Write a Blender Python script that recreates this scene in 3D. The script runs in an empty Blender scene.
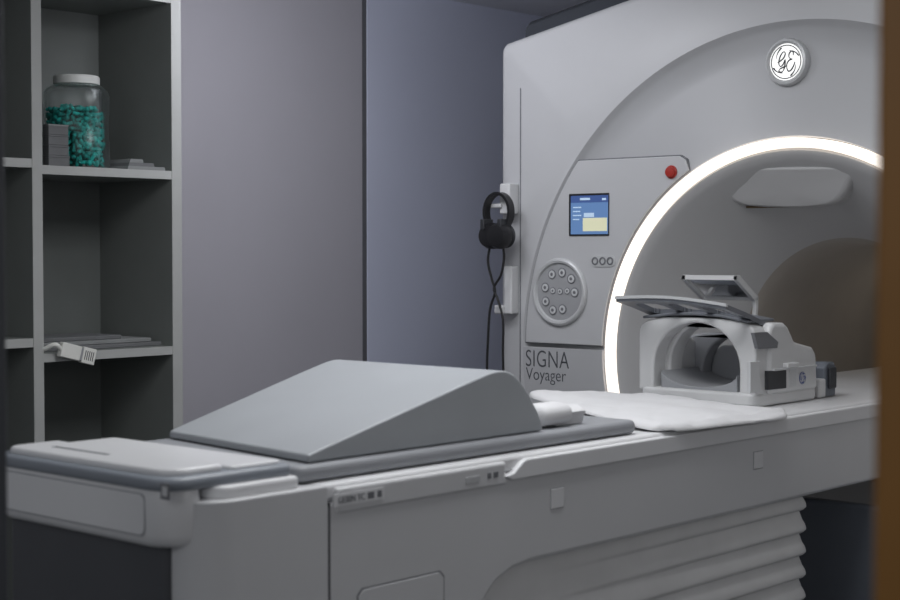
import bpy, math, random
from mathutils import Vector, Matrix
random.seed(4)
S = bpy.context.scene
COL = S.collection
PI = math.pi
# ------------------------------------------------------------------ camera
F = 1550.0
CX, CY, CZ = 2.309, -4.043, 1.32
YAW = math.radians(42.0); PIT = math.radians(1.85)
cam = bpy.data.cameras.new('camera'); co = bpy.data.objects.new('camera', cam); COL.objects.link(co)
co.location = (CX, CY, CZ); co.rotation_euler = (PI/2-PIT, 0, YAW)
cam.sensor_width = 36; cam.lens = F/900*36; cam.clip_start = .05
cam.dof.use_dof = True; cam.dof.focus_distance = 4.6; cam.dof.aperture_fstop = 4.5
S.camera = co
_R = Vector((math.cos(YAW), math.sin(YAW), 0)); _F = Vector((-math.sin(YAW), math.cos(YAW), 0)); _Z = Vector((0,0,1))
_f = _F*math.cos(PIT)-_Z*math.sin(PIT); _u = _Z*math.cos(PIT)+_F*math.sin(PIT)
def ray(px, py): return _f+_R*((px-450)/F)+_u*((300-py)/F)
C0 = Vector((CX, CY, CZ))
def onx(px, py, x): d = ray(px, py); return C0+d*((x-CX)/d.x)
def ony(px, py, y): d = ray(px, py); return C0+d*((y-CY)/d.y)
def onz(px, py, z): d = ray(px, py); return C0+d*((z-CZ)/d.z)

# ------------------------------------------------------------------ materials
def mat(name, c, rough=.5, metal=0, var=.04, nscale=9, bump=0, bscale=200, emit=None, es=0, c2=None, spec=None, rnd=0):
    m = bpy.data.materials.new(name); m.use_nodes = True
    nt = m.node_tree; b = nt.nodes['Principled BSDF']
    tc = nt.nodes.new('ShaderNodeTexCoord')
    n = nt.nodes.new('ShaderNodeTexNoise'); n.inputs['Scale'].default_value = nscale; n.inputs['Detail'].default_value = 4
    nt.links.new(tc.outputs['Object'], n.inputs['Vector'])
    r = nt.nodes.new('ShaderNodeValToRGB')
    a = [max(0, x*(1-var)) for x in c]; z = list(c2) if c2 else [x*(1+var) for x in c]
    r.color_ramp.elements[0].position = .3; r.color_ramp.elements[1].position = .7
    r.color_ramp.elements[0].color = (*a, 1); r.color_ramp.elements[1].color = (*z, 1)
    nt.links.new(n.outputs['Fac'], r.inputs['Fac'])
    col = r.outputs['Color']
    if rnd:
        oi = nt.nodes.new('ShaderNodeObjectInfo'); mr = nt.nodes.new('ShaderNodeMapRange'); hs = nt.nodes.new('ShaderNodeHueSaturation')
        mr.inputs[3].default_value = 1-rnd; mr.inputs[4].default_value = 1+rnd
        nt.links.new(oi.outputs['Random'], mr.inputs[0]); nt.links.new(mr.outputs[0], hs.inputs['Value']); nt.links.new(col, hs.inputs['Color']); col = hs.outputs['Color']
    nt.links.new(col, b.inputs['Base Color'])
    b.inputs['Roughness'].default_value = rough; b.inputs['Metallic'].default_value = metal
    if spec is not None: b.inputs['Specular IOR Level'].default_value = spec
    if bump:
        n2 = nt.nodes.new('ShaderNodeTexNoise'); n2.inputs['Scale'].default_value = bscale; n2.inputs['Detail'].default_value = 3
        nt.links.new(tc.outputs['Object'], n2.inputs['Vector'])
        bp = nt.nodes.new('ShaderNodeBump'); bp.inputs['Strength'].default_value = bump; bp.inputs['Distance'].default_value = .002
        nt.links.new(n2.outputs['Fac'], bp.inputs['Height']); nt.links.new(bp.outputs['Normal'], b.inputs['Normal'])
    if emit:
        b.inputs['Emission Color'].default_value = (*emit, 1); b.inputs['Emission Strength'].default_value = es
    return m
M = {}
M['shell'] = mat('shell_plastic', (.53,.535,.55), .38, var=.02, nscale=3)
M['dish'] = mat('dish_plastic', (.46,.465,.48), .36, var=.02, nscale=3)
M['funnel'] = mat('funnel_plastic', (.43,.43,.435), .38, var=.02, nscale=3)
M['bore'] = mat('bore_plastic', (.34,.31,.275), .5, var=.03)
M['trimdark'] = mat('dark_trim', (.05,.055,.066), .8, spec=.15)
M['seam'] = mat('seam_dark', (.07,.07,.08), .8)
M['wallseam'] = mat('wall_seam_grey', (.12,.12,.135), .8)
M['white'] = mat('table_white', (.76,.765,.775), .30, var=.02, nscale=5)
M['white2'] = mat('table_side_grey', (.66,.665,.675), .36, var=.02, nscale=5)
M['rim'] = mat('bumper_blue_grey', (.25,.275,.31), .33)
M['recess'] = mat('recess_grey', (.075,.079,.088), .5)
M['bellow'] = mat('bellows_vinyl', (.76,.76,.755), .6)
M['vinyl'] = mat('cushion_vinyl', (.39,.41,.43), .40, var=.03, nscale=6, bump=.15, bscale=400)
M['matt'] = mat('mattress_vinyl', (.29,.30,.32), .5, var=.03, bump=.2, bscale=300)
M['cloth'] = mat('white_cloth', (.70,.70,.71), .85, var=.03, nscale=12, bump=.4, bscale=260)
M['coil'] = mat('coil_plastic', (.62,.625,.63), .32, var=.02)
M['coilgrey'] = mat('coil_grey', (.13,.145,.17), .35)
M['visor'] = mat('visor_grey', (.14,.15,.17), .36)
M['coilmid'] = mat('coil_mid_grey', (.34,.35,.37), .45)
M['keyface'] = mat('keypad_grey', (.36,.365,.38), .45)
M['dark'] = mat('dark_plastic', (.03,.032,.037), .45)
M['black'] = mat('black_rubber', (.012,.012,.014), .4)
M['textgrey'] = mat('lettering_grey', (.06,.065,.075), .5)
M['button'] = mat('button_grey', (.17,.175,.19), .5)
M['btnpale'] = mat('button_pale', (.60,.61,.62), .5)
M['mirror'] = mat('mirror_glass', (.80,.81,.83), .06, metal=1, var=.01)
M['silver'] = mat('silver_plastic', (.56,.57,.58), .35, metal=.1)
M['ring'] = mat('ring_light', (.9,.9,.88), .4, emit=(1,.88,.76), es=1.12)
M['badge'] = mat('badge_lit', (.8,.8,.8), .4, emit=(1,1,.98), es=.75)
M['red'] = mat('red_button', (.38,.03,.022), .35)
M['blue'] = mat('screen_blue', (.04,.08,.2), .3, emit=(.13,.24,.44), es=.7)
M['blued'] = mat('screen_dark_blue', (.02,.04,.12), .3, emit=(.05,.09,.24), es=.8)
M['scrw'] = mat('screen_white', (.3,.4,.5), .3, emit=(.45,.58,.75), es=.6)
M['scry'] = mat('screen_yellow', (.4,.4,.3), .3, emit=(.62,.62,.42), es=.65)
M['logoblue'] = mat('logo_blue', (.05,.08,.28), .4)
M['wallA'] = mat('wall_mauve_grey', (.45,.44,.485), .6, var=.03, nscale=1.5)
M['wallB'] = mat('wall_blue_grey', (.64,.675,.82), .6, var=.03, nscale=1.5)
M['ceil'] = mat('ceiling_grey', (.88,.88,.91), .8, var=.03)
M['floor'] = mat('floor_vinyl', (.16,.165,.17), .45, var=.06, nscale=30)
M['shelf'] = mat('shelf_shaded', (.21,.225,.216), .5, var=.03)  # pale boards darkened: compartment shade put into their colour
M['edge'] = mat('shelf_lit_edge', (.44,.45,.44), .5, var=.03)  # paler tone for the lit front edges of the boards
M['shelfback'] = mat('shelf_back_shaded', (.15,.163,.157), .6, var=.04)  # back panel darker still, shade put into its colour
M['teal'] = mat('earplug_teal', (.0,.34,.30), .7, var=.15, rnd=.35)
M['lid'] = mat('lid_white', (.68,.69,.67), .4)
M['box'] = mat('box_grey', (.15,.155,.16), .7, var=.1)
M['paper'] = mat('paper_grey', (.24,.25,.25), .8, var=.08)
M['cabl'] = mat('connector_white', (.78,.78,.74), .45)
M['wood'] = mat('orange_wood', (.25,.11,.014), .5, var=.12, nscale=4)
M['steel'] = mat('frame_steel', (.06,.065,.075), .5)
M['amber'] = mat('amber_window', (.16,.11,.06), .4)
g = bpy.data.materials.new('clear_plastic'); g.use_nodes = True
nt = g.node_tree; nt.nodes.clear()
o_ = nt.nodes.new('ShaderNodeOutputMaterial'); mx = nt.nodes.new('ShaderNodeMixShader'); tr = nt.nodes.new('ShaderNodeBsdfTransparent')
gl = nt.nodes.new('ShaderNodeBsdfGlossy'); lw = nt.nodes.new('ShaderNodeLayerWeight'); mp = nt.nodes.new('ShaderNodeMath')
mp.operation = 'MULTIPLY_ADD'; mp.inputs[1].default_value = .55; mp.inputs[2].default_value = .04
lw.inputs['Blend'].default_value = .35; gl.inputs['Roughness'].default_value = .3; gl.inputs['Color'].default_value = (.8,.85,.85,1)
tr.inputs['Color'].default_value = (.93,.95,.95,1)
nt.links.new(lw.outputs['Facing'], mp.inputs[0]); nt.links.new(mp.outputs[0], mx.inputs[0])
nt.links.new(tr.outputs[0], mx.inputs[1]); nt.links.new(gl.outputs[0], mx.inputs[2]); nt.links.new(mx.outputs[0], o_.inputs[0])
M['clear'] = g

# ------------------------------------------------------------------ mesh helpers
class MB:
    def __init__(s): s.v = []; s.f = []
    def add(s, vs, fs):
        n = len(s.v); s.v += [Vector(p) for p in vs]; s.f += [[i+n for i in f] for f in fs]; return s
    def box(s, x0, x1, y0, y1, z0, z1):
        vs = [(x,y,z) for z in (z0,z1) for y in (y0,y1) for x in (x0,x1)]
        return s.add(vs, [(0,2,3,1),(4,5,7,6),(0,1,5,4),(2,6,7,3),(0,4,6,2),(1,3,7,5)])
    def prism(s, pts, ax, a, b):
        # pts are 2-D: ax 'x' -> (y,z), 'y' -> (x,z), 'z' -> (x,y)
        def P(p, c):
            return {'x':(c,p[0],p[1]), 'y':(p[0],c,p[1]), 'z':(p[0],p[1],c)}[ax]
        n = len(pts); vs = [P(p,a) for p in pts]+[P(p,b) for p in pts]
        fs = [list(range(n)), list(range(2*n-1, n-1, -1))]+[(i,i+n,(i+1)%n+n,(i+1)%n) for i in range(n)]
        return s.add(vs, fs)
    def grid(s, rows, closed=False):
        n = len(rows[0]); vs = [p for r in rows for p in r]; fs = []
        for i in range(len(rows)-1):
            for j in range(n if closed else n-1):
                k = (j+1)%n; fs.append((i*n+j, i*n+k, (i+1)*n+k, (i+1)*n+j))
        return s.add(vs, fs)
    def tube(s, pts, r, n=10, cap=True):
        pts = [Vector(p) for p in pts]; rows = []; up = None
        for i, p in enumerate(pts):
            d = (pts[min(i+1,len(pts)-1)]-pts[max(i-1,0)]).normalized()
            if up is None: up = d.orthogonal().normalized()
            up = (up-d*up.dot(d)); up = up.normalized() if up.length > 1e-6 else d.orthogonal().normalized()
            w = d.cross(up); rr = r[i] if isinstance(r,(list,tuple)) else r
            rows.append([p+(up*math.cos(2*PI*k/n)+w*math.sin(2*PI*k/n))*rr for k in range(n)])
        b = len(s.v); s.grid(rows, True)
        if cap: s.f += [[b+k for k in range(n)], [b+(len(rows)-1)*n+k for k in range(n)][::-1]]
        return s
    def lathe(s, prof, c, ax='z', n=48, cap=True):
        rows = []
        for r, h in prof:
            row = []
            for k in range(n):
                a = 2*PI*k/n; x, y = r*math.cos(a), r*math.sin(a)
                q = {'z':(x,y,h), 'y':(x,h,y), 'x':(h,x,y)}[ax]
                row.append(Vector(c)+Vector(q))
            rows.append(row)
        b = len(s.v); s.grid(rows, True)
        if cap: s.f += [[b+k for k in range(n)], [b+(len(rows)-1)*n+k for k in range(n)][::-1]]
        return s
    def bake(s, o=(0,0,0)):
        me = bpy.data.meshes.new('mesh'); o = Vector(o)
        me.from_pydata([tuple(p-o) for p in s.v], [], s.f); me.validate(); 
        import bmesh
        bm = bmesh.new(); bm.from_mesh(me); bmesh.ops.remove_doubles(bm, verts=bm.verts, dist=1e-6)
        bmesh.ops.recalc_face_normals(bm, faces=bm.faces); bm.to_mesh(me); bm.free(); return me
ORG = {}
def obj(name, mb, m, parent=None, bevel=0, seg=3, ang=35, org=None, subd=0):
    o0 = Vector(ORG[parent.name]) if parent else Vector(org if org else (0,0,0))
    me = mb.bake(o0) if isinstance(mb, MB) else mb
    if not isinstance(mb, MB): me.transform(Matrix.Translation(-o0))
    o = bpy.data.objects.new(name, me); COL.objects.link(o); me.name = name
    me.materials.append(M[m] if isinstance(m, str) else m)
    for p in me.polygons: p.use_smooth = True
    me.set_sharp_from_angle(angle=math.radians(ang))
    if parent: o.parent = parent
    else: o.location = o0
    ORG[o.name] = tuple(o0)
    if bevel:
        b = o.modifiers.new('bevel','BEVEL'); b.width = bevel; b.segments = seg; b.limit_method = 'ANGLE'; b.angle_limit = math.radians(35)
        b.harden_normals = False
        w = o.modifiers.new('wn','WEIGHTED_NORMAL'); w.keep_sharp = True
    if subd:
        d = o.modifiers.new('sub','SUBSURF'); d.levels = subd; d.render_levels = subd
    return o
def thing(name, label, cat, loc, group=None):
    o = bpy.data.objects.new(name, None); COL.objects.link(o); o.location = loc; o.empty_display_size = .05
    o['label'] = label; o['category'] = cat
    if group: o['group'] = group
    ORG[o.name] = tuple(loc); return o
def tag(o, label, cat, group=None, kind=None):
    o['label'] = label; o['category'] = cat
    if group: o['group'] = group
    if kind: o['kind'] = kind
    return o
def struct(name, mb, m, **k):
    o = obj(name, mb, m, **k); o['kind'] = 'structure'; return o
def textmesh(body, corner, wdt, hgt, face, depth=.003, thin=0, space=1):
    """lettering fitted to a box; corner = lower left; face 'y' looks to -y, 'x' looks to +x"""
    cu = bpy.data.curves.new('t', 'FONT'); cu.body = body; cu.extrude = .01; cu.offset = thin; cu.space_character = space
    t = bpy.data.objects.new('t', cu); COL.objects.link(t); bpy.context.view_layer.update()
    dg = bpy.context.evaluated_depsgraph_get(); me = bpy.data.meshes.new_from_object(t.evaluated_get(dg))
    COL.objects.unlink(t); bpy.data.objects.remove(t)
    xs = [v.co.x for v in me.vertices]; ys = [v.co.y for v in me.vertices]
    x0, y0 = min(xs), min(ys); sx = wdt/(max(xs)-x0); sy = hgt/(max(ys)-y0)
    for v in me.vertices:
        a, b, c = (v.co.x-x0)*sx, (v.co.y-y0)*sy, v.co.z/.01*depth/2
        v.co = Vector(corner)+(Vector((a,-c,b)) if face == 'y' else Vector((c,a,b)))
    return me
def smooth_path(P, n=6):
    P = [Vector(p) for p in P]; out = []
    for i in range(len(P)-1):
        a, b, c, d = P[max(i-1,0)], P[i], P[i+1], P[min(i+2,len(P)-1)]
        for k in range(n):
            t = k/n
            out.append(.5*((2*b)+(c-a)*t+(2*a-5*b+4*c-d)*t*t+(3*b-3*c+d-a)*t**3))
    out.append(P[-1]); return out
def monogram(c, R, face, tr=.045):
    mb = MB(); c = Vector(c)
    def P(a, b): return c+(Vector((a*R,0,b*R)) if face == 'y' else Vector((0,a*R,b*R)))
    # script G: top loop, long bowl, inner stem that crosses down and curls back
    G = [(-.56,-.02),(-.36,.08),(-.14,.26),(-.05,.48),(-.14,.60),(-.31,.47),(-.45,.16),(-.46,-.12),(-.36,-.25),(-.20,-.14),(-.09,.06),(-.05,.16)]
    G2 = [(-.05,.16),(-.06,-.14),(-.13,-.42),(-.29,-.58),(-.46,-.53),(-.41,-.40),(-.20,-.31),(.02,-.24)]
    E = [(.46,.34),(.48,.51),(.35,.60),(.20,.45),(.20,.26),(.33,.14),(.40,.13),(.22,.08),(.08,-.08),(.05,-.33),(.16,-.55),(.34,-.50),(.50,-.27),(.60,-.04)]
    for L in (G, G2, E):
        q = smooth_path([P(*q) for q in L], 5); n = len(q)
        mb.tube(q, [R*tr*(.7+.5*abs(math.sin(i*PI/n*3))) for i in range(n)], 6)
    for k in range(4):
        a0 = k*PI/2+.35
        mb.tube([P(.88*math.cos(a0+t*.10)*(1-.026*t), .88*math.sin(a0+t*.10)*(1-.026*t)) for t in range(10)], [R*tr*1.3*(1-.08*t) for t in range(10)], 6)
    mb.tube([P(.97*math.cos(t*PI/24), .97*math.sin(t*PI/24)) for t in range(49)], R*tr*.8, 6)
    return mb

# ------------------------------------------------------------------ room
WX = -2.0
ZC = onx(450, 0, WX).z
struct('floor', MB().box(-2.2, 3.6, -5.6, 3.1, -.1, 0), 'floor')
struct('ceiling', MB().box(-2.2, 3.6, -3.1, 3.1, ZC, ZC+.1), 'ceil')
ys = onx(365, 250, WX).y
struct('wall_left', MB().box(WX-.12, WX, -3.1, ys-.013, 0, ZC), 'wallA', bevel=.002)
struct('wall_far', MB().box(WX-.12, WX, ys+.013, 3.1, 0, ZC), 'wallB', bevel=.002)
struct('trim_1', MB().box(WX-.12, WX-.003, ys-.013, ys+.013, 0, ZC), 'wallseam')
struct('wall_back', MB().box(WX, 3.5, 3.0, 3.1, 0, ZC), 'wallB')
struct('wall_right', MB().box(3.5, 3.6, -3.1, 3.1, 0, ZC), 'wallA')
struct('baseboard_left', MB().box(WX, WX+.012, -.6, 3.0, 0, .1), 'trimdark')
struct('trim_2', MB().box(1.81, 1.89, -3.05, -2.97, 0, ZC), 'wood', bevel=.004)
struct('trim_3', MB().box(.52, .594, -3.05, -2.97, 0, ZC), 'steel', bevel=.004)

# ------------------------------------------------------------------ scanner
CZ0 = .99
gan = thing('scanner', 'large pale grey tunnel scanner with a glowing white ring around its opening', 'scanner', (0, .8, 0))
def topz(x): return 2.165-.055*(x/.62)**2 if abs(x) < .62 else 2.11-.075*((abs(x)-.62)/.4)
def outline(W=1.105, dz=0, rc=.028):
    P = []
    nb = 40
    for i in range(nb+1): P.append((-W+rc+(2*W-2*rc)*i/nb, 0))
    for i in range(1, 8): a = -PI/2+PI/2*i/8; P.append((W-rc+rc*math.cos(a)*1, rc*.4+rc*.4*math.sin(a)))
    z1 = topz(W-rc)+dz
    for i in range(45): P.append((W, .04+(z1-rc-.04)*i/44))
    for i in range(1, 8): a = PI/2*i/8; P.append((W-rc+rc*math.cos(a), z1-rc+rc*math.sin(a)))
    for i in range(61): x = (W-rc)*(1-2*i/60); P.append((x, topz(x)+dz))
    for i in range(1, 8): a = PI/2+PI/2*i/8; P.append((-W+rc+rc*math.cos(a), z1-rc+rc*math.sin(a)))
    for i in range(45): P.append((-W, z1-rc-(z1-rc-.04)*i/44))
    return P
OL = outline()
def ringrow(kind, s, y):
    row = []
    for x, z in OL:
        r0 = math.hypot(x, z-CZ0); a = math.atan2(z-CZ0, x)
        r = r0*s if kind == 'o' else min(s, r0*.93*(1-.4*(1-min(1, s))))
        row.append(Vector((r*math.cos(a), y, CZ0+r*math.sin(a))))
    return row
obj('front_housing', MB().grid([ringrow('o',1,.75), ringrow('o',1,.04), ringrow('o',.997,.020), ringrow('o',.990,.006), ringrow('o',.98,.0), ringrow('c',1.0,0)], True), 'shell', gan, ang=50)
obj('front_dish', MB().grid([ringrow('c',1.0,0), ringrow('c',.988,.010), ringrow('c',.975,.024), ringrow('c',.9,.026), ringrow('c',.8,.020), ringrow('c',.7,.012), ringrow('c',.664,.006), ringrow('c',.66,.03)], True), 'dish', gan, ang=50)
OL2 = outline(1.09, .08)
mb = MB(); mb.grid([[Vector((x*s, y, CZ0+(z-CZ0)*s)) for x, z in OL2] for s, y in ((.90,.10),(.985,.10),(1,.13),(1,1.75),(.97,1.78))], True)
obj('rear_housing', mb, 'trimdark', gan, ang=40)
mb = MB(); n = len(OL2)
mb.grid([[Vector((x*.97, 1.78, z)) for x, z in OL2], [Vector((.35*math.cos(math.atan2(z-CZ0,x)), 1.78, CZ0+.35*math.sin(math.atan2(z-CZ0,x)))) for x, z in OL2]], True)
obj('rear_plate', mb, 'dish', gan)
obj('under_table_shade', MB().box(-.62,.98,-.03,.012,.02,.60), 'coilgrey', gan, bevel=.01)  # dark sheet added to stand for the shade below the table
# light ring
def arcrow(r, y, a0=-14, a1=194, n=120, cz=CZ0):
    return [Vector((r*math.cos(math.radians(a0+(a1-a0)*i/n)), y, cz+r*math.sin(math.radians(a0+(a1-a0)*i/n)))) for i in range(n+1)]
obj('light_ring', MB().grid([arcrow(.658,.03), arcrow(.658,-.002), arcrow(.653,-.006), arcrow(.634,-.006), arcrow(.630,-.002), arcrow(.630,.03)]), 'ring', gan)
prof = [(.66,.031),(.630,.022),(.622,.012),(.612,.014),(.59,.035),(.555,.075),(.515,.125),(.475,.18),(.43,.25),(.395,.31),(.368,.37)]
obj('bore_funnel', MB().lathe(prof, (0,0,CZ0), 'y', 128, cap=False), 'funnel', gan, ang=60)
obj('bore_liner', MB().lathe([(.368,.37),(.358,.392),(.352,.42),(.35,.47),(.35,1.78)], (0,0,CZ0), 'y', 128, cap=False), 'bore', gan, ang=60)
# lamp housing above the bore: a flat fronted lip leaning out of the funnel roof
pix = [(704,168),(713,180),(722,192),(731,201),(741,205.5),(765,207.5),(789,208),(812,207.5),(830,205),(840,200),(847,191),(853,178),(858,166)]
front = []
for (px, py) in pix:
    t = (208-py)/43.0; yy = .116-.050*t
    if px < 780: yy -= .030*((780-px)/70)**1.3
    if px > 810: yy -= .022*((px-810)/45)
    p = ony(px, py, yy); front.append(Vector((p.x, yy, p.z)))
back = [Vector((p.x*.98, .30, p.z+.02)) for p in front]
lm = MB(); n = len(front)
lm.add(front+back, [(i,i+n,(i+1)%n+n,(i+1)%n) for i in range(n)])
cen = sum(front, Vector())/n
lm.add(front+[cen+Vector((0,.004,0))], [(i,(i+1)%n,n) for i in range(n)])
lh = obj('lamp_housing', lm, 'funnel', gan, bevel=.016, seg=5, ang=30)
a, b = ony(745,207.5,.118), ony(800,208,.118)
obj('amber_window', MB().box(a.x, b.x, .124, .144, a.z-.002, a.z+.005), 'amber', lh)
# control panel and the panel below it
pts = []
a1 = PI-math.asin(.62/.985)
for i in range(25): t = PI-.02-(PI-.02-a1)*i/24; pts.append((.985*math.cos(t), CZ0+.985*math.sin(t)))
pts += [(-.375, CZ0+.62), (-.352, CZ0+.607)]
t0 = PI-math.asin(.575/.668)
for i in range(25): t = t0+(PI-.03-t0)*i/24; pts.append((.668*math.cos(t), CZ0+.668*math.sin(t)))
pan = obj('control_panel', MB().prism(pts, 'y', -.006, .024), 'shell', gan, bevel=.003)
gp = []
for (x, z) in pts:
    r = math.hypot(x, z-CZ0)
    if z > CZ0+.600: gp.append((x, z+.004))
    elif r > .8: gp.append((x*1.004, z+(z-CZ0)*.004-.002))
    else: gp.append((x*.998, z-.002))
obj('panel_gap', MB().prism(gp, 'y', -.0012, .020), 'button', gan)
lo = [(.999*math.cos(PI+.34-(.34-.010)*i/19), CZ0+.999*math.sin(PI+.34-(.34-.010)*i/19)) for i in range(20)]
lo[-1] = (-.999, CZ0+.006)
lo += [(.668*math.cos(PI-.009+(.349)*i/19), CZ0+.668*math.sin(PI-.009+(.349)*i/19)) for i in range(20)]
obj('lower_panel', MB().prism(lo, 'y', -.002, .024), 'dish', gan, bevel=.001)
sx = ony(520.5,200,0).x
obj('seam', MB().box(sx-.0022, sx+.0022, -.0012, .004, .3, ony(522,88,0).z), 'button', gan)
# display
yp = -.007
def boxpx(x0,y0,x1,y1,yy,th,inset=0):
    a, b = ony(x0,y0,yy), ony(x1,y1,yy); return MB().box(a.x, b.x, yy-th, yy+.004, b.z, a.z)
sc = obj('display_screen', boxpx(569.5,194,609,235.5,yp,.004), 'black', gan, bevel=.002)
obj('screen_image', boxpx(571,196,608,234,yp-.004,.001), 'blue', sc)
obj('screen_header', boxpx(571,196,608,202,yp-.0052,.001), 'blued', sc)
obj('screen_window', boxpx(583,218,607,231,yp-.0052,.001), 'scry', sc)
obj('screen_window', boxpx(584,213,594,217,yp-.0052,.001), 'scrw', sc)
for (x0,y0,x1,y1) in ((580,198,590,200),(602,198,606,200),(573,207,581,208),(573,211,580,212),(573,215,581,216),(573,219,579,220)):
    obj('text_line', boxpx(x0,y0,x1,y1,yp-.0064,.0005), 'scrw', sc)
# keypad
kc = ony(560,292,yp)
kp = obj('keypad', MB().lathe([(.094,.004),(.104,.003),(.113,-.002),(.110,-.009),(.104,-.012),(.097,-.010),(.093,-.003)], (kc.x,yp,kc.z), 'y', 64, cap=False), 'silver', gan)
obj('keypad_face', MB().lathe([(.095,.002),(.095,-.003),(.05,-.004)], (kc.x,yp,kc.z), 'y', 64), 'keyface', kp)
spots = [(-.030,.058),(.012,.064),(.050,.044),(-.058,.014),(.064,.0),(-.026,.004),(.004,.002),(.034,.004),(-.056,-.032),(-.026,-.060),(.014,-.056)]
for (dx, dz) in spots:
    rr_ = .0115 if abs(dz) < .01 and abs(dx) < .04 else .0165
    b_ = obj('button', MB().lathe([(rr_,.0),(rr_,-.002),(rr_*.85,-.003)], (kc.x+dx,yp-.003,kc.z+dz), 'y', 20), 'button', kp)
    obj('button_cap', MB().lathe([(rr_*.76,0),(rr_*.76,-.001)], (kc.x+dx,yp-.0055,kc.z+dz), 'y', 14), 'btnpale', b_)
    obj('button_icon', MB().lathe([(rr_*.34,0),(rr_*.34,-.001)], (kc.x+dx,yp-.0066,kc.z+dz), 'y', 10), 'button', b_)
p1_, p2_ = ony(595,261,yp), ony(611,261,yp)
pill = [(p1_.x+.019*math.cos(PI/2+PI*i/12), p1_.z+.019*math.sin(PI/2+PI*i/12)) for i in range(13)]+[(p2_.x+.019*math.cos(-PI/2+PI*i/12), p2_.z+.019*math.sin(-PI/2+PI*i/12)) for i in range(13)]
pill_o = obj('indicator_surround', MB().prism(pill, 'y', yp-.002, yp+.003), 'silver', gan, bevel=.0008)
for px in (595.5,603,610.5):
    c = ony(px,261,yp)
    b_ = obj('indicator', MB().lathe([(.0130,.003),(.0130,-.002),(.0085,-.003),(.0085,.001)], (c.x,yp-.002,c.z), 'y', 24, cap=False), 'button', pill_o)
c = ony(671.5,172,yp)
es = obj('stop_button_collar', MB().lathe([(.0205,.004),(.0205,-.004),(.018,-.006)], (c.x,yp,c.z), 'y', 32), 'red', gan)
eb = obj('stop_button', MB().lathe([(.015,-.002),(.0165,-.008),(.0165,-.012),(.014,-.015),(.005,-.016)], (c.x,yp,c.z), 'y', 32), 'red', es); eb['label'] = 'red push button'
# badge
c = ony(787,62,.01)
bd = obj('round_badge', MB().lathe([(.068,.02),(.070,.0),(.066,-.010),(.060,-.012),(.054,-.006)], (c.x,.01,c.z), 'y', 64, cap=False), 'silver', gan)
obj('badge_face', MB().lathe([(.0545,.01),(.0545,-.004),(.02,-.005)], (c.x,.01,c.z), 'y', 48), 'badge', bd)
obj('badge_monogram', monogram((c.x,.004,c.z), .050, 'y', .038), 'textgrey', bd)
# lettering
a, b = ony(526,366,-.002), ony(569,352,-.002)
obj('lettering', textmesh('SIGNA', (a.x,-.002,a.z), b.x-a.x, b.z-a.z, 'y', .001, -.008, 1.05), 'textgrey', gan)
a, b = ony(526,383,-.002), ony(566,370,-.002)
obj('lettering', textmesh('Voyager', (a.x,-.002,a.z), b.x-a.x, b.z-a.z, 'y', .001, -.008, 1.0), 'textgrey', gan)
# brackets at the left edge of the scanner
a, b = ony(507,184,-.01), ony(517,214,-.01)
obj('hook_bracket', MB().box(a.x,b.x,-.05,.0,b.z,a.z).box(a.x-.055,b.x-.03,-.06,-.045,b.z+.02,b.z+.035), 'white2', gan, bevel=.005)
a, b = ony(506,266,-.01), ony(517,314,-.01)
obj('cable_holder', MB().box(a.x+.015,b.x,-.04,.0,b.z,a.z).box(a.x-.02,a.x+.02,-.05,-.02,b.z,b.z+.03), 'white2', gan, bevel=.005)

# ------------------------------------------------------------------ headphones
hc = ony(498.5,212,-.075)
hp = thing('headphones', 'black headphones hanging on a bracket at the left edge of the scanner', 'headphones', (hc.x, -.075, hc.z-.12))
arc = [(hc.x+.054*math.cos(math.radians(t)), -.075, hc.z+.062*math.sin(math.radians(t))) for t in range(-55, 236, 10)]
mb = MB(); rows = []
for p in arc:
    d = Vector((p[0]-hc.x,0,p[2]-hc.z)).normalized(); p = Vector(p)
    rows.append([p+d*.005+Vector((0,.014,0)), p+d*.005-Vector((0,.014,0)), p-d*.005-Vector((0,.014,0)), p-d*.005+Vector((0,.014,0))])
obj('headband', mb.grid(rows, True), 'black', hp, ang=40)
for s in (-1, 1):
    cx_ = hc.x+s*.023; cz_ = hc.z-.080
    e = obj('ear_cup', MB().lathe([(.012,-.034),(.036,-.030),(.043,-.014),(.044,.006),(.038,.016)], (cx_,-.085-s*.006,cz_), 'y', 28), 'black', hp)
    obj('ear_pad', MB().lathe([(.022,.016),(.036,.014),(.041,.022),(.032,.030),(.022,.028)], (cx_,-.085,cz_), 'y', 28), 'dark', e)
    obj('yoke', MB().box(cx_-.009+s*.014, cx_+.009+s*.014, -.118, -.068, cz_+.02, cz_+.056), 'dark', hp, bevel=.004)
c1 = [ony(x,y,-.08) for x,y in ((490,246),(488,262),(492,280),(495,292),(490,310),(488,340),(487,372),(489,400))]
c2 = [ony(x,y,-.08) for x,y in ((503,246),(504,258),(501,275),(494,288),(498,300),(503,320),(503,350),(503,385),(498,404),(489,400))]
obj('cable', MB().tube(smooth_path(c1,5), .0042, 8), 'black', hp); obj('cable', MB().tube(smooth_path(c2,5), .0042, 8), 'black', hp)

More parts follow.
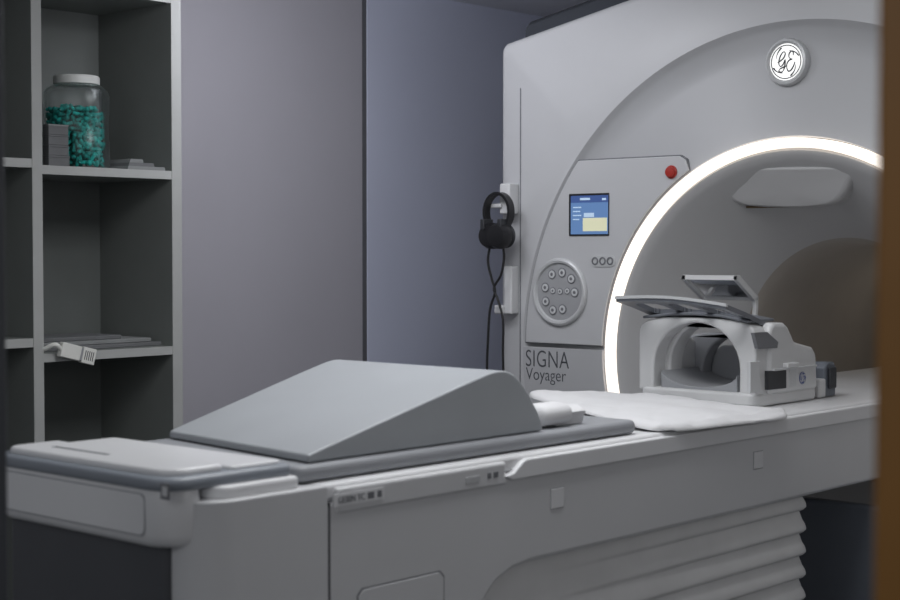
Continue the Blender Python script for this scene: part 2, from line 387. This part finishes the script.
# ------------------------------------------------------------------ patient table
XN, XF = .30, -.27
def rrect(x0,x1,y0,y1,r,n=7,rs=None):
    P = []
    for q, (sx_, sy_, a0) in enumerate(((1,1,0),(0,1,90),(0,0,180),(1,0,270))):
        rr = rs[q] if rs else r
        cx_ = x1-rr if sx_ else x0+rr; cy_ = y1-rr if sy_ else y0+rr
        for i in range(n+1):
            a = math.radians(a0+90*i/n); P.append((cx_+rr*math.cos(a), cy_+rr*math.sin(a)))
    return P
tb = thing('patient_table', 'long wheeled white patient table running from the foreground into the scanner', 'patient table', (.015,-1.2,0))
side = [(-2.15,.10),(-2.15,.868),(.14,.868),(.14,.675),(-1.56,.675),(-1.62,.668),(-1.67,.65),(-1.705,.62),(-1.72,.58),(-1.725,.5),(-1.725,.10)]
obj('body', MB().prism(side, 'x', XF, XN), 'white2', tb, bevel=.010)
obj('seam', MB().box(XN-.012, XN+.0006, -2.138, -2.133, .12, .868), 'seam', tb)
obj('foot_body', MB().prism(rrect(-.262,.302,-2.425,-2.139,.075,12,(.004,.004,.02,.075)), 'z', .10, .899), 'white2', tb, bevel=.026, seg=7)
obj('base', MB().box(-.22,.25,-2.3,-.5,.05,.10), 'trimdark', tb, bevel=.02)
for (x, y) in ((-.18,-2.2),(.21,-2.2),(-.18,-.6),(.21,-.6)):
    obj('caster', MB().lathe([(.035,-.015),(.05,-.012),(.05,.012),(.035,.015)], (x,y,.05), 'x', 24), 'black', tb)
# top cradle
obj('side_rail', MB().prism([(-1.650,.862),(-1.625,.868),(-1.595,.888),(-1.580,.892),(.14,.892),(.14,.852),(-1.63,.852)], 'x', XN-.06, XN+.008), 'white', tb, bevel=.004)
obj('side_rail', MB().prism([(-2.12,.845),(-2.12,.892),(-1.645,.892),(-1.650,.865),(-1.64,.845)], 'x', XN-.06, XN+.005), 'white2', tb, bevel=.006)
obj('cradle', MB().box(XF, XN-.004, -2.15, 1.5, .868, .900), 'white', tb, bevel=.008)
# foot cover: pale rounded panel, blue grey bumper, pale top panels
def sheet_cover(z_list, pts_fn):
    rows = [[Vector((x,y,z)) for x, y in pts_fn(o)] for o, z in z_list]; b = MB(); b.grid(rows, True)
    n_ = len(rows[0]); b.f += [list(range(n_)), list(range(n_*(len(rows)-1), n_*len(rows)))[::-1]]; return b
fn = lambda o: rrect(-.262+o*.4,.266-o,-2.470+o,-2.40,.04,9,(.004,.004,.04,.055))
ec = obj('end_cover', sheet_cover([(.030,.818),(.014,.822),(.005,.831),(.001,.844),(.000,.900),(.002,.915),(.006,.928),(.012,.932)], fn), 'white', tb, ang=60)
fp = rrect(-.232,.206,.842,.911,.014)
obj('front_panel_gap', MB().prism([(x*1.0+(.0016 if x > 0 else -.0016), z+(.0016 if z > .88 else -.0016)) for x, z in fp], 'y', -2.4708, -2.466), 'coilmid', ec)
obj('front_panel', MB().prism(fp, 'y', -2.4725, -2.466), 'white', ec, bevel=.002)
a, b = ony(160,499,-2.474), ony(168,484,-2.474)
obj('marking', MB().box(a.x,b.x,-2.4734,-2.470,a.z,b.z), 'button', ec)
a, b = ony(161.5,496,-2.475), ony(166.5,487,-2.475)
obj('marking_symbol', MB().box(a.x,b.x,-2.4740,-2.470,a.z,b.z), 'white2', ec)
bf = lambda o: rrect(-.266+o*.4,.270-o,-2.474+o,-2.20,.04,12,(.004,.004,.04,.057))
obj('foot_bumper', sheet_cover([(.006,.919),(.001,.922),(.0,.930),(.002,.937),(.007,.941)], bf), 'rim', tb, ang=60)
obj('foot_top_panel', MB().prism(rrect(-.252,.244,-2.450,-2.33,.03,9,(.01,.01,.03,.045)), 'z', .936, .953), 'white', tb, bevel=.008, seg=4)
obj('foot_top_panel', MB().prism(rrect(-.25,.248,-2.318,-2.20,.012), 'z', .930, .947), 'white', tb, bevel=.004)
obj('foot_deck', MB().prism(rrect(-.25,.285,-2.385,-2.190,.03,7,(.012,.012,.012,.04)), 'z', .895, .921), 'white', tb, bevel=.008, seg=4)
obj('top_slot', MB().box(-.17,.0,-2.40,-2.39,.9520,.9536), 'button', tb)
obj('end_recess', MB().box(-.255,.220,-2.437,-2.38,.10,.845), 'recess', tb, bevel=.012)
# caps, hatch, labels on the near side
for (px, py) in ((557,498),(758,460)):
    c = onx(px,py,XN); obj('square_cap', MB().box(XN-.004,XN+.003,c.y-.021,c.y+.021,c.z-.021,c.z+.021), 'white', tb, bevel=.0015)
    obj('cap_gap', MB().box(XN-.004,XN+.0007,c.y-.0225,c.y+.0225,c.z-.0225,c.z+.0225), 'coilmid', tb)
a, b = onx(358,588,XN), onx(443,572,XN)
zt = onx(400,581,XN).z
P = [(a.y,.3),(a.y,zt-.012),(a.y+.012,zt),(b.y-.012,zt),(b.y,zt-.012),(b.y,.3)]
obj('hatch_gap', MB().prism([(p[0]+(.003 if p[0] > (a.y+b.y)/2 else -.003), p[1]+(.003 if p[1] > .4 else -.003)) for p in P], 'x', XN-.004, XN+.0008), 'button', tb)
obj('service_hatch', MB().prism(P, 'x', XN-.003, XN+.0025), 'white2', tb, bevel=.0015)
xs = XN+.006
c, d = onx(334,504,xs), onx(384,488,xs)
zc = (onx(359,497,xs)).z
lp = obj('label_plate', MB().box(xs-.003, xs+.0008, c.y, d.y, zc-.011, zc+.011), 'white', tb)
obj('lettering', textmesh('GE00N TC', (xs+.0012, c.y+.010, zc-.006), (d.y-c.y)*.52, .012, 'x', .001), 'button', lp)
obj('marking', MB().box(xs+.0006, xs+.0014, d.y-.043, d.y-.027, zc-.006, zc+.006), 'button', lp)
obj('marking', MB().box(xs+.0006, xs+.0014, d.y-.018, d.y-.007, zc-.006, zc+.006), 'button', lp)
for (x0,x1,py) in ((466,480,481),(488,491,476),(494,498,475)):
    a, b = onx(x0,py,xs), onx(x1,py,xs); z0 = a.z
    obj('marking', MB().box(xs-.002, xs+.0008, a.y, b.y, z0-.0055, z0+.0055), 'silver' if x0 == 466 else 'button', tb)
# bellows: overlapping folds, deep at the scanner end, flattening towards the foot
nz = 180
def bello(y0,y1,n=40):
    rows = []
    for i in range(nz+1):
        z = .69-(.69-.09)*i/nz; ph = ((.69-z)/.060)%1
        w = (math.sin(ph/.82*PI/2)**1.2 if ph < .82 else math.cos((ph-.82)/.18*PI/2))*2-1
        row = []
        for j in range(n+1):
            y = y0+(y1-y0)*j/n
            k = max(0, min(1, ((y-y0)/(y1-y0)-.18)*1.4)); row.append(Vector((.275+.008*w*k, y, z)))
        row.append(Vector((.268+.010*w, y1+.008+.009*w, z)))
        row.append(Vector((.24, y1+.012+.010*w, z))); row.append(Vector((-.20, y1+.012+.010*w, z)))
        row.append(Vector((-.232-.010*w, y1, z))); row.append(Vector((-.232, y0, z)))
        rows.append(row)
    return rows
obj('bellows', MB().grid(bello(-1.735,-.395), True), 'bellow', tb, ang=60)

# ------------------------------------------------------------------ things on the table
mt = obj('mattress', MB().prism(rrect(-.262,.268,-2.180,-1.13,.025), 'z', .902, .932), 'matt', None, bevel=.012, seg=4, org=(0,-1.6,.902))
tag(mt, 'thin blue grey mattress lying on the patient table under the wedge cushion', 'mattress')
crest = smooth_path([(-1.70,1.0515,0),(-1.655,1.0615,0),(-1.62,1.0685,0),(-1.59,1.0700,0),(-1.565,1.0655,0),(-1.54,1.053,0),(-1.513,1.028,0),(-1.487,.997,0),(-1.465,.966,0),(-1.452,.934,0)], 4)
prof = [(-2.135,.934),(-2.135,.948),(-2.10,.957)]+[(p.x,p.y) for p in crest]
wm = MB().prism(prof, 'x', -.245, .245)
for v in wm.v:
    if v.x < 0 and v.y < -1.6: v.y += .065*(-1.6-v.y)/.53
wd = obj('wedge_cushion', wm, 'vinyl', None, bevel=.007, seg=4, ang=30, org=(0,-1.8,.934))
tag(wd, 'large blue grey wedge cushion sloping up on the patient table', 'cushion')
# rolled cloth
rc = thing('rolled_cloth', 'small white rolled cloth with a loose flap beside the high end of the wedge cushion', 'cloth', (.16,-1.36,.9335))
def roll(y0,y1,x,z,rx,rz):
    rows = []
    for y, k in ((y0,.55),(y0+.006,.9),(y0+.015,1),(y1-.015,1.0),(y1-.006,.9),(y1,.55)):
        rows.append([Vector((x+rx*k*math.copysign(abs(math.cos(2*PI*i/28))**.8, math.cos(2*PI*i/28)), y, z+rz*k*math.copysign(abs(math.sin(2*PI*i/28))**.8, math.sin(2*PI*i/28))+.0015*math.sin(y*90))) for i in range(28)])
    b = MB(); b.grid(rows, True); b.f += [list(range(28)), list(range(28*5, 28*6))[::-1]]; return b
obj('roll', roll(-1.435,-1.325,.190,.9605,.044,.025), 'cloth', rc, ang=60)
obj('flap', MB().prism([(.215,.934),(.225,.962),(.20,.975),(.16,.972),(.16,.969),(.196,.971),(.218,.958),(.208,.934)], 'y', -1.37,-1.275), 'cloth', rc, bevel=.002, ang=60)
# white pad
A, B, C_, D = Vector((-.24,-.95,.943)), Vector((.312,-1.115,.900)), Vector((.342,-.53,.892)), Vector((-.17,-.475,.910))
nu, nv = 60, 60; top = []; bot = []
for i in range(nu+1):
    rt, rb = [], []
    for j in range(nv+1):
        u, v = i/nu, j/nv
        uu, vv = u*2-1, v*2-1; k = (uu*uu*vv*vv)**3
        uu2, vv2 = uu*(1-.09*k), vv*(1-.09*k); u2, v2 = (uu2+1)/2, (vv2+1)/2
        p = (A*(1-u2)+B*u2)*(1-v2)+(D*(1-u2)+C_*u2)*v2
        if p.x < .309: p.z = max(p.z, .903)
        e = min(u,1-u,v,1-v); puff = min(1, e/.06)**.5
        wv = .0026*math.sin(u*8+v*5)+.0022*math.sin(v*15-u*6)
        cr = .0030*(1-abs(math.sin(u*13+v*6+1.5*math.sin(v*5))))**3+.0024*(1-abs(math.sin(v*11-u*4+1.2*math.sin(u*6))))**3
        hump = .008*math.sin(PI*u)**.7*math.sin(PI*v)**.7*(1-v*.4)
        rt.append(p+Vector((0,0,.007+.009*puff+(wv+hump-cr)*puff))); rb.append(p+Vector((0,0,-.001+(.003*(1-puff)))))
    top.append(rt); bot.append(rb)
mb = MB().grid(top).grid(bot)
for R1, R2 in ((top[0],bot[0]),(top[-1],bot[-1]),([r[0] for r in top],[r[0] for r in bot]),([r[-1] for r in top],[r[-1] for r in bot])): mb.grid([R1,R2])
pd = obj('sheet_pad', mb, 'cloth', None, ang=70, org=(.05,-.78,.905))
tag(pd, 'flat white padded sheet lying on the table in front of the head coil', 'pad')

# head coil
hcoil = thing('head_coil', 'white head coil with an open arch, grey visor and tilted mirror on the table', 'head coil', (-.02,-.3,.901))
def archpts(x0,x1,z0,zs,zt,cx_,r,zi,n=16,cz_=1.0):
    P = [(x0,z0),(x0,zs)]
    w = (x1-x0)/2; m_ = (x0+x1)/2
    for i in range(1, n): a = PI-PI*i/n; P.append((m_+w*math.copysign(abs(math.cos(a))**.55, math.cos(a)), zs+(zt-zs)*math.sin(a)**.55))
    P += [(x1,zs),(x1,z0),(cx_+r,z0)]
    Q = []
    for i in range(0, n+1): a = PI*i/n; Q.append((cx_+r*math.cos(a), cz_+r*math.sin(a)*(.122/r if r > .122 else 1)))
    P += Q+[(cx_-r,z0)]
    return P
obj('base_tray', MB().prism(rrect(-.205,.172,-.46,-.12,.03), 'z', .902, .938), 'coil', hcoil, bevel=.008)
obj('front_arch', MB().prism(archpts(-.208,.168,.93,1.07,1.136,-.02,.138,0), 'y', -.455, -.395), 'coil', hcoil, bevel=.006)
obj('upper_shell', MB().prism([(-.19,1.128),(-.10,1.139),(-.02,1.142),(.06,1.139),(.15,1.126),(.15,1.134),(.06,1.147),(-.02,1.151),(-.10,1.147),(-.19,1.136)], 'y', -.462, -.33), 'visor', hcoil, bevel=.003)
obj('shell', MB().prism(archpts(-.19,.15,.93,1.06,1.115,-.02,.122,0,cz_=.998), 'y', -.395, -.33), 'coil', hcoil, bevel=.006)
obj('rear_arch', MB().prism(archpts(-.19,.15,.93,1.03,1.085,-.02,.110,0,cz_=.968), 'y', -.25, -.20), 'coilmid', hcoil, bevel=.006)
sp = [(-.40,.932),(-.40,1.105),(-.385,1.125),(-.32,1.123),(-.30,1.112),(-.265,1.070),(-.24,1.064),(-.165,1.050),(-.145,1.030),(-.135,.932)]
obj('side_wall', MB().prism(sp, 'x', .118, .178), 'coil', hcoil, bevel=.018, seg=5)
obj('side_wall', MB().prism(sp, 'x', -.215, -.155), 'coil', hcoil, bevel=.018, seg=5)
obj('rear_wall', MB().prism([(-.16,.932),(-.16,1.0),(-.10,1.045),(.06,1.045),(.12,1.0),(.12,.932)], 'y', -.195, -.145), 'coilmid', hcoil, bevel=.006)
q = [(-.142,.932),(-.142,.985)]+[(-.02-.122*math.cos(PI*i/12), .985-.040*math.sin(PI*i/12)) for i in range(1,12)]+[(.102,.985),(.102,.932)]
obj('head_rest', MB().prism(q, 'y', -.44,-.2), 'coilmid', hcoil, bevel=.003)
def cq(pts, th, m, par=hcoil, name='vent', xs=.178, bv=0):
    P = [onx(x,y,xs) for x,y in pts]; return obj(name, MB().prism([(p.y,p.z) for p in P], 'x', xs-.01, xs+th), m, par, bevel=bv)
cq([(768,371),(786,370),(786,388),(768,390)], .001, 'dark')
cq([(754,333),(767,332),(778,342),(777,348),(758,349)], .001, 'button')
cq([(789,369),(796,368.5),(796,386),(789,387)], .0015, 'silver', name='clip', bv=.001)
cq([(750,362),(760,361),(760,392),(750,393)], .0015, 'silver', name='clip', bv=.001)
obj('latch', MB().box(.176,.188,-.39,-.16,.996,1.001), 'silver', hcoil, bevel=.001)
obj('latch', MB().box(.174,.194,-.33,-.27,1.001,1.014), 'coil', hcoil, bevel=.003)
c = onx(803,378,.18)
lb = obj('round_logo', MB().lathe([(.0175,-.004),(.0175,.0),(.006,.0005)], (.1795,c.y,c.z), 'x', 28), 'logoblue', hcoil)
obj('logo_monogram', monogram((.1805,c.y,c.z), .0165, 'x', .045), 'coil', lb)
# visor: a tilted thick plate pierced by three rounded windows
def vis(u, v):   # u across 0..1 far->near, v 0..1 back->front
    x = -.197+u*.350; y = -.40-.175*v; z = 1.144+.054*v-.008*v*v+.010*math.sin(PI*u)-.012*u
    return Vector((x,y,z))
NU, NV = 84, 30
def inwin(u, v):
    for u0, u1 in ((.08,.32),(.38,.62),(.68,.92)):
        a = (u-(u0+u1)/2)/((u1-u0)/2); b = (v-.48)/.34
        if abs(a)**4+abs(b)**4 < 1: return True
    return False
fm = MB(); idx = {}
def vid(i, j, k):
    if (i,j,k) not in idx:
        idx[(i,j,k)] = len(fm.v); fm.v.append(vis(i/NU, -.12+1.14*j/NV)+Vector((0,0,-.013*k)))
    return idx[(i,j,k)]
keep = {(i,j) for i in range(NU) for j in range(NV) if not inwin((i+.5)/NU, -.12+1.14*(j+.5)/NV)}
for (i,j) in sorted(keep):
    fm.f.append([vid(i,j,0),vid(i+1,j,0),vid(i+1,j+1,0),vid(i,j+1,0)]); fm.f.append([vid(i,j,1),vid(i,j+1,1),vid(i+1,j+1,1),vid(i+1,j,1)])
    for (di,dj,e0,e1) in ((-1,0,(i,j),(i,j+1)),(1,0,(i+1,j),(i+1,j+1)),(0,-1,(i,j),(i+1,j)),(0,1,(i,j+1),(i+1,j+1))):
        if (i+di,j+dj) not in keep: fm.f.append([vid(*e0,0),vid(*e1,0),vid(*e1,1),vid(*e0,1)])
vz = obj('visor', fm, 'visor', hcoil, ang=50)
def vispatch(u0,u1,v0,v1,lo,hi,n=14):
    t = [[vis(u0+(u1-u0)*i/n, v0+(v1-v0)*j/4)+Vector((0,0,hi)) for j in range(5)] for i in range(n+1)]
    b = [[p+Vector((0,0,lo-hi)) for p in r] for r in t]
    mb = MB().grid(t).grid(b)
    for R1, R2 in ((t[0],b[0]),(t[-1],b[-1]),([r[0] for r in t],[r[0] for r in b]),([r[-1] for r in t],[r[-1] for r in b])): mb.grid([R1,R2])
    return mb
obj('visor_rim', vispatch(-.005,1.005,.99,1.04,-.006,.002), 'silver', vz)
# mirror: a tidy closed frame on two arms
mf = MB()
mx0, mx1 = -.09, .075
mf.box(mx0-.006,mx1+.006,-.408,-.396,1.238,1.250); mf.box(mx0-.006,mx1+.006,-.312,-.300,1.180,1.192)
for x in (mx0, mx1):
    q = [(-.408,1.250),(-.396,1.250),(-.300,1.192),(-.296,1.165),(-.30,1.13),(-.312,1.13),(-.308,1.165),(-.314,1.180),(-.408,1.238)]
    mf.prism(q, 'x', x-.006, x+.006)
fr = obj('mirror_frame', mf, 'coil', hcoil, bevel=.0015)
q = [(mx0+.010,-.398,1.239),(mx1-.010,-.398,1.239),(mx1-.010,-.310,1.186),(mx0+.010,-.310,1.186)]
mb = MB().add(q+[(p[0],p[1]+.002,p[2]+.004) for p in q], [(0,1,2,3),(7,6,5,4),(0,4,5,1),(1,5,6,2),(2,6,7,3),(3,7,4,0)])
obj('mirror', mb, 'mirror', fr)

# connector behind the coil
cn = thing('cable_connector', 'small dark grey upright connector block standing just behind the head coil', 'connector', (.15,-.03,.901))
obj('body', MB().prism([(-.065,.902),(-.065,.985),(-.05,1.0),(-.01,1.0),(.0,.985),(.0,.902)], 'x', .11, .16), 'coilgrey', cn, bevel=.005)
obj('knob', MB().box(.16,.170,-.05,-.012,.925,.985), 'dark', cn, bevel=.004)
obj('plug', MB().box(.12,.165,-.105,-.066,.902,.955), 'coil', cn, bevel=.005)

# ------------------------------------------------------------------ shelving
SX = -1.60; SB = -1.985
ya, yb = onx(172.5,250,SX).y, onx(182,250,SX).y
yc, yd = onx(33,250,SX).y, onx(43,250,SX).y
ye = yc-(ya-yd); 
z1 = onx(107,168,SX).z; z2 = onx(107,350,SX).z
zl1 = onx(20,158,SX).z; zl2 = onx(20,339,SX).z
TH = .026; dz12 = z1-z2
sh = thing('shelving_unit', 'tall open pale grey shelving unit with square compartments by the wall', 'shelving', (-1.79,(yb+ye)/2,0))
for (p, q) in ((ya,yb),(yc,yd),(ye-.03,ye)):
    o = obj('side_panel', MB().box(SB,SX-.003,p,q,.0,2.30), 'shelf', sh); obj('lit_edge', MB().box(SX-.003,SX,p,q,.0,2.30), 'edge', o)  # front strips added to carry the lit tone of the edges
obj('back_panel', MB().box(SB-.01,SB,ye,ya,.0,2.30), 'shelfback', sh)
for (y0_, y1_, zz) in ((yd,ya,(.05, z2-dz12, z2, z1, z1+dz12)), (ye,yc,(.05, zl2, zl1, zl1+dz12))):
    for z in zz:
        if .02 < z < 2.31:
            o = obj('shelf', MB().box(SB,SX-.005,y0_,y1_,z-TH,z), 'shelf', sh); obj('lit_edge', MB().box(SX-.005,SX-.002,y0_,y1_,z-TH,z), 'edge', o)

# jar
JX = -1.72
jc = onx(77,160,JX); jy = jc.y
dep = (Vector((JX,jy,0))-Vector((CX,CY,0))).dot(_F)
JR = 30.5/F*dep; JH = 92/F*dep
jz = z1+.0005
jar = thing('jar', 'clear plastic jar with a white lid full of teal earplugs', 'jar', (JX,jy,jz))
jp = [(.0,.0,1),(JR*.93,.0,1),(JR,.012,1),(JR,JH*.30,1),(JR*.975,JH*.33,1),(JR*.975,JH*.57,1),(JR,JH*.60,1),(JR,JH*.80,1),(JR*.96,JH*.85,.7),(JR*.80,JH*.895,.2),(JR*.70,JH*.905,0)]
rows = []
for r, h, sq in jp:
    row = []
    for k in range(64):
        t = 2*PI*k/64; e = 1-.35*sq
        x = math.copysign(abs(math.cos(t))**e, math.cos(t)); y = math.copysign(abs(math.sin(t))**e, math.sin(t))
        row.append(Vector((JX,jy,jz+h))+(_R*x+_F*y)*(r+.0001))
    rows.append(row)
obj('jar_body', MB().grid(rows, True), 'clear', jar, ang=60)
obj('lid', MB().lathe([(JR*.72,JH*.905),(JR*.75,JH*.91),(JR*.75,JH*.985),(JR*.71,JH),(.01,JH)], (JX,jy,jz), 'z', 56), 'lid', jar)
# earplugs
def plug(): return MB().lathe([(.0008,-.0155),(.004,-.0145),(.0055,-.010),(.0060,.0),(.0068,.011),(.0066,.0150),(.001,.0155)], (0,0,0), 'z', 10)
pm = plug().bake(); pm.materials.append(M['teal'])
for p in pm.polygons: p.use_smooth = True
def place(v0=None):
    o = bpy.data.objects.new('earplug', pm); COL.objects.link(o); o.location = v0
    o.rotation_euler = (random.uniform(0,PI), random.uniform(0,PI), random.uniform(0,PI))
    tag(o, 'small teal foam earplug inside the clear jar', 'earplug', 'teal foam earplugs in the jar')
cnt = 0
fillh = JH*.62
rowsn = int(fillh/.0145)
for k in range(rowsn):
    for j in range(17):
        a = math.radians(-92+184*(j+(k%2)*.5)/16.5)
        sx_ = math.copysign(abs(math.sin(a))**.7, math.sin(a)); cy_ = abs(math.cos(a))**.7
        r = JR-.0190-random.uniform(0,.003)
        if k > rowsn*.6 and j > 12 and random.random() < .25: continue
        q = Vector((JX,jy,jz+.016+k*.0145+random.uniform(-.002,.002)))+(_R*sx_-_F*cy_)*r
        place(q); cnt += 1
# inner heap
hb = MB()
base = plug()
for k in range(420):
    r = (JR-.042)*math.sqrt(random.random()); a = random.uniform(0,2*PI)
    z = random.uniform(.018, fillh+.012)
    Rm = Matrix.Rotation(random.uniform(0,PI),4,'X') @ Matrix.Rotation(random.uniform(0,PI),4,'Y')
    c = Vector((JX+r*math.cos(a), jy+r*math.sin(a), jz+z)); hb.add([c+(Rm@p) for p in base.v], base.f)
tag(obj('earplug_heap', hb, 'teal', None, org=(JX,jy,jz+.01)), 'teal foam earplugs packed in the middle of the clear jar', 'earplugs', None, 'stuff')

# grey boxes beside the jar
bx0, bx1 = onx(43,150,-1.635).y+.003, onx(64,150,-1.635).y
names = ['lowest small grey box in the stack left of the jar', 'second small grey box from the bottom, left of the jar', 'third small grey box from the bottom, left of the jar','topmost small grey box in the stack left of the jar']
for k in range(4):
    z0 = z1+.0005+k*.0305; s = random.uniform(-.004,.004)
    t = thing('small_box', names[k], 'box', (-1.628,(bx0+bx1)/2,z0), 'small grey boxes beside the jar')
    obj('carton', MB().box(-1.640,-1.61,bx0,bx1+s,z0,z0+.024), 'box', t, bevel=.001)
    obj('carton_lid', MB().box(-1.641,-1.609,bx0-.0005,bx1+s+.0005,z0+.0242,z0+.030), 'paper' if k == 3 else 'box', t, bevel=.001)
# papers right of the jar
pl = ['lowest flat grey leaflet right of the jar','middle flat grey leaflet right of the jar','top flat grey leaflet right of the jar']
for k in range(3):
    p0 = onx(112+k*3,160,-1.70).y; p1 = onx(150-k*9,160,-1.70).y; z0 = z1+.0005+k*.0115
    o = obj('leaflet', MB().prism([(p0,z0),(p1,z0),(p1-.003,z0+.011),(p0+.004,z0+.011)], 'x', -1.80+k*.01, -1.62-k*.01), 'paper' if k != 1 else 'box', None, bevel=.001, org=(-1.7,(p0+p1)/2,z0))
    tag(o, pl[k], 'leaflet', 'leaflets right of the jar')
# folders on the lower shelf
bl = ['lowest flat grey folder on the lower shelf','middle flat grey folder on the lower shelf','top small flat grey folder on the lower shelf']
for k, (xa, xb) in enumerate(((48,148),(48,138),(49,112))):
    p0 = yd+.01+k*.004; p1 = onx(xb,345,-1.75).y; z0 = z2+.0005+k*.0125
    o = obj('folder', MB().box(-1.93+k*.01,-1.66-k*.02,p0,p1,z0,z0+.012), ('box','paper','box')[k], None, bevel=.002, org=(-1.8,(p0+p1)/2,z0))
    tag(o, bl[k], 'folder', 'folders on the lower shelf')
# connector hanging off the lower shelf
cc = thing('cable_plug', 'white multi-pin plug on a grey cable hanging over the lower shelf edge', 'plug', tuple(onx(76,354,-1.585)))
def pl3(px,py,x=-1.580): return onx(px,py,x)
p0, p1 = pl3(60,349), pl3(92,357)
dd = (p1-p0).normalized(); up = Vector((0,0,1)); nn = Vector((1,0,0)); wv = nn.cross(dd).normalized()
def obox(a, b, hw, th):
    mb = MB(); vs = []
    for P_ in (a, b):
        for s1 in (-1,1):
            for s2 in (-1,1): vs.append(P_+wv*hw*s1+nn*th*s2)
    return mb.add(vs, [(0,1,3,2),(4,6,7,5),(0,4,5,1),(2,3,7,6),(0,2,6,4),(1,5,7,3)])
obj('plug_body', obox(p0, p0+dd*.068, .022, .011), 'cabl', cc, bevel=.003)
obj('plug_collar', obox(p0+dd*.068, p0+dd*.076, .018, .009), 'coilmid', cc, bevel=.001)
obj('pin_block', obox(p0+dd*.076, p0+dd*.122, .024, .009), 'cabl', cc, bevel=.002)
mb = MB()
for i in range(5):
    q = obox(p0+dd*(.083+i*.007), p0+dd*(.0855+i*.007), .014, .0096); mb.add(q.v, q.f)
obj('contacts', mb, 'seam', cc)
cb = [p0+dd*.004, pl3(54,346)+Vector((.004,0,.004)), Vector((-1.60, pl3(49,345).y, z2+.014)), Vector((-1.625, pl3(47,345).y+.003, z2+.0085))]
obj('cable', MB().tube(smooth_path(cb,6), .007, 10), 'cabl', cc)

# ------------------------------------------------------------------ light
def area(name, loc, target, sx, sy, pw, col):
    l = bpy.data.lights.new(name,'AREA'); l.shape = 'RECTANGLE'; l.size = sx; l.size_y = sy; l.energy = pw; l.color = col
    o = bpy.data.objects.new(name, l); COL.objects.link(o); o.location = loc
    o.rotation_euler = (Vector(target)-Vector(loc)).to_track_quat('-Z','Y').to_euler(); return o
area('ceiling_lamp', (.2,-1.55,ZC-.03), (.2,-1.45,0), 1.1, 1.1, 24, (.97,.98,1))
area('wall_fill', (-1.0,-.95,ZC-.12), (-2.0,.95,1.6), .5, .5, 8.5, (.93,.94,1))  # unseen fill added to brighten the left wall
area('corridor_fill', (1.2,-5.2,2.2), (.0,-.6,1.1), 1.8, 1.4, 11, (.98,.98,1))  # unseen soft fill added from the camera side
area('side_fill', (3.2,-1.6,1.7), (.3,-.7,.7), 1.2, 1.0, 6, (1,.99,.97))  # unseen fill added to lighten the near side of the table
pb = bpy.data.lights.new('bore_fill','POINT'); pb.energy = .38; pb.shadow_soft_size = .08; pb.color = (1,.92,.82)  # unseen point light added to lift the dark bore
po = bpy.data.objects.new('bore_fill', pb); COL.objects.link(po); po.location = (0,1.1,CZ0+.15)
w = bpy.data.worlds.new('world'); S.world = w; w.use_nodes = True
bg = w.node_tree.nodes['Background']; bg.inputs[0].default_value = (.88,.92,1,1); bg.inputs[1].default_value = .155
S.view_settings.view_transform = 'Standard'; S.view_settings.look = 'None'
print('earplugs', cnt)
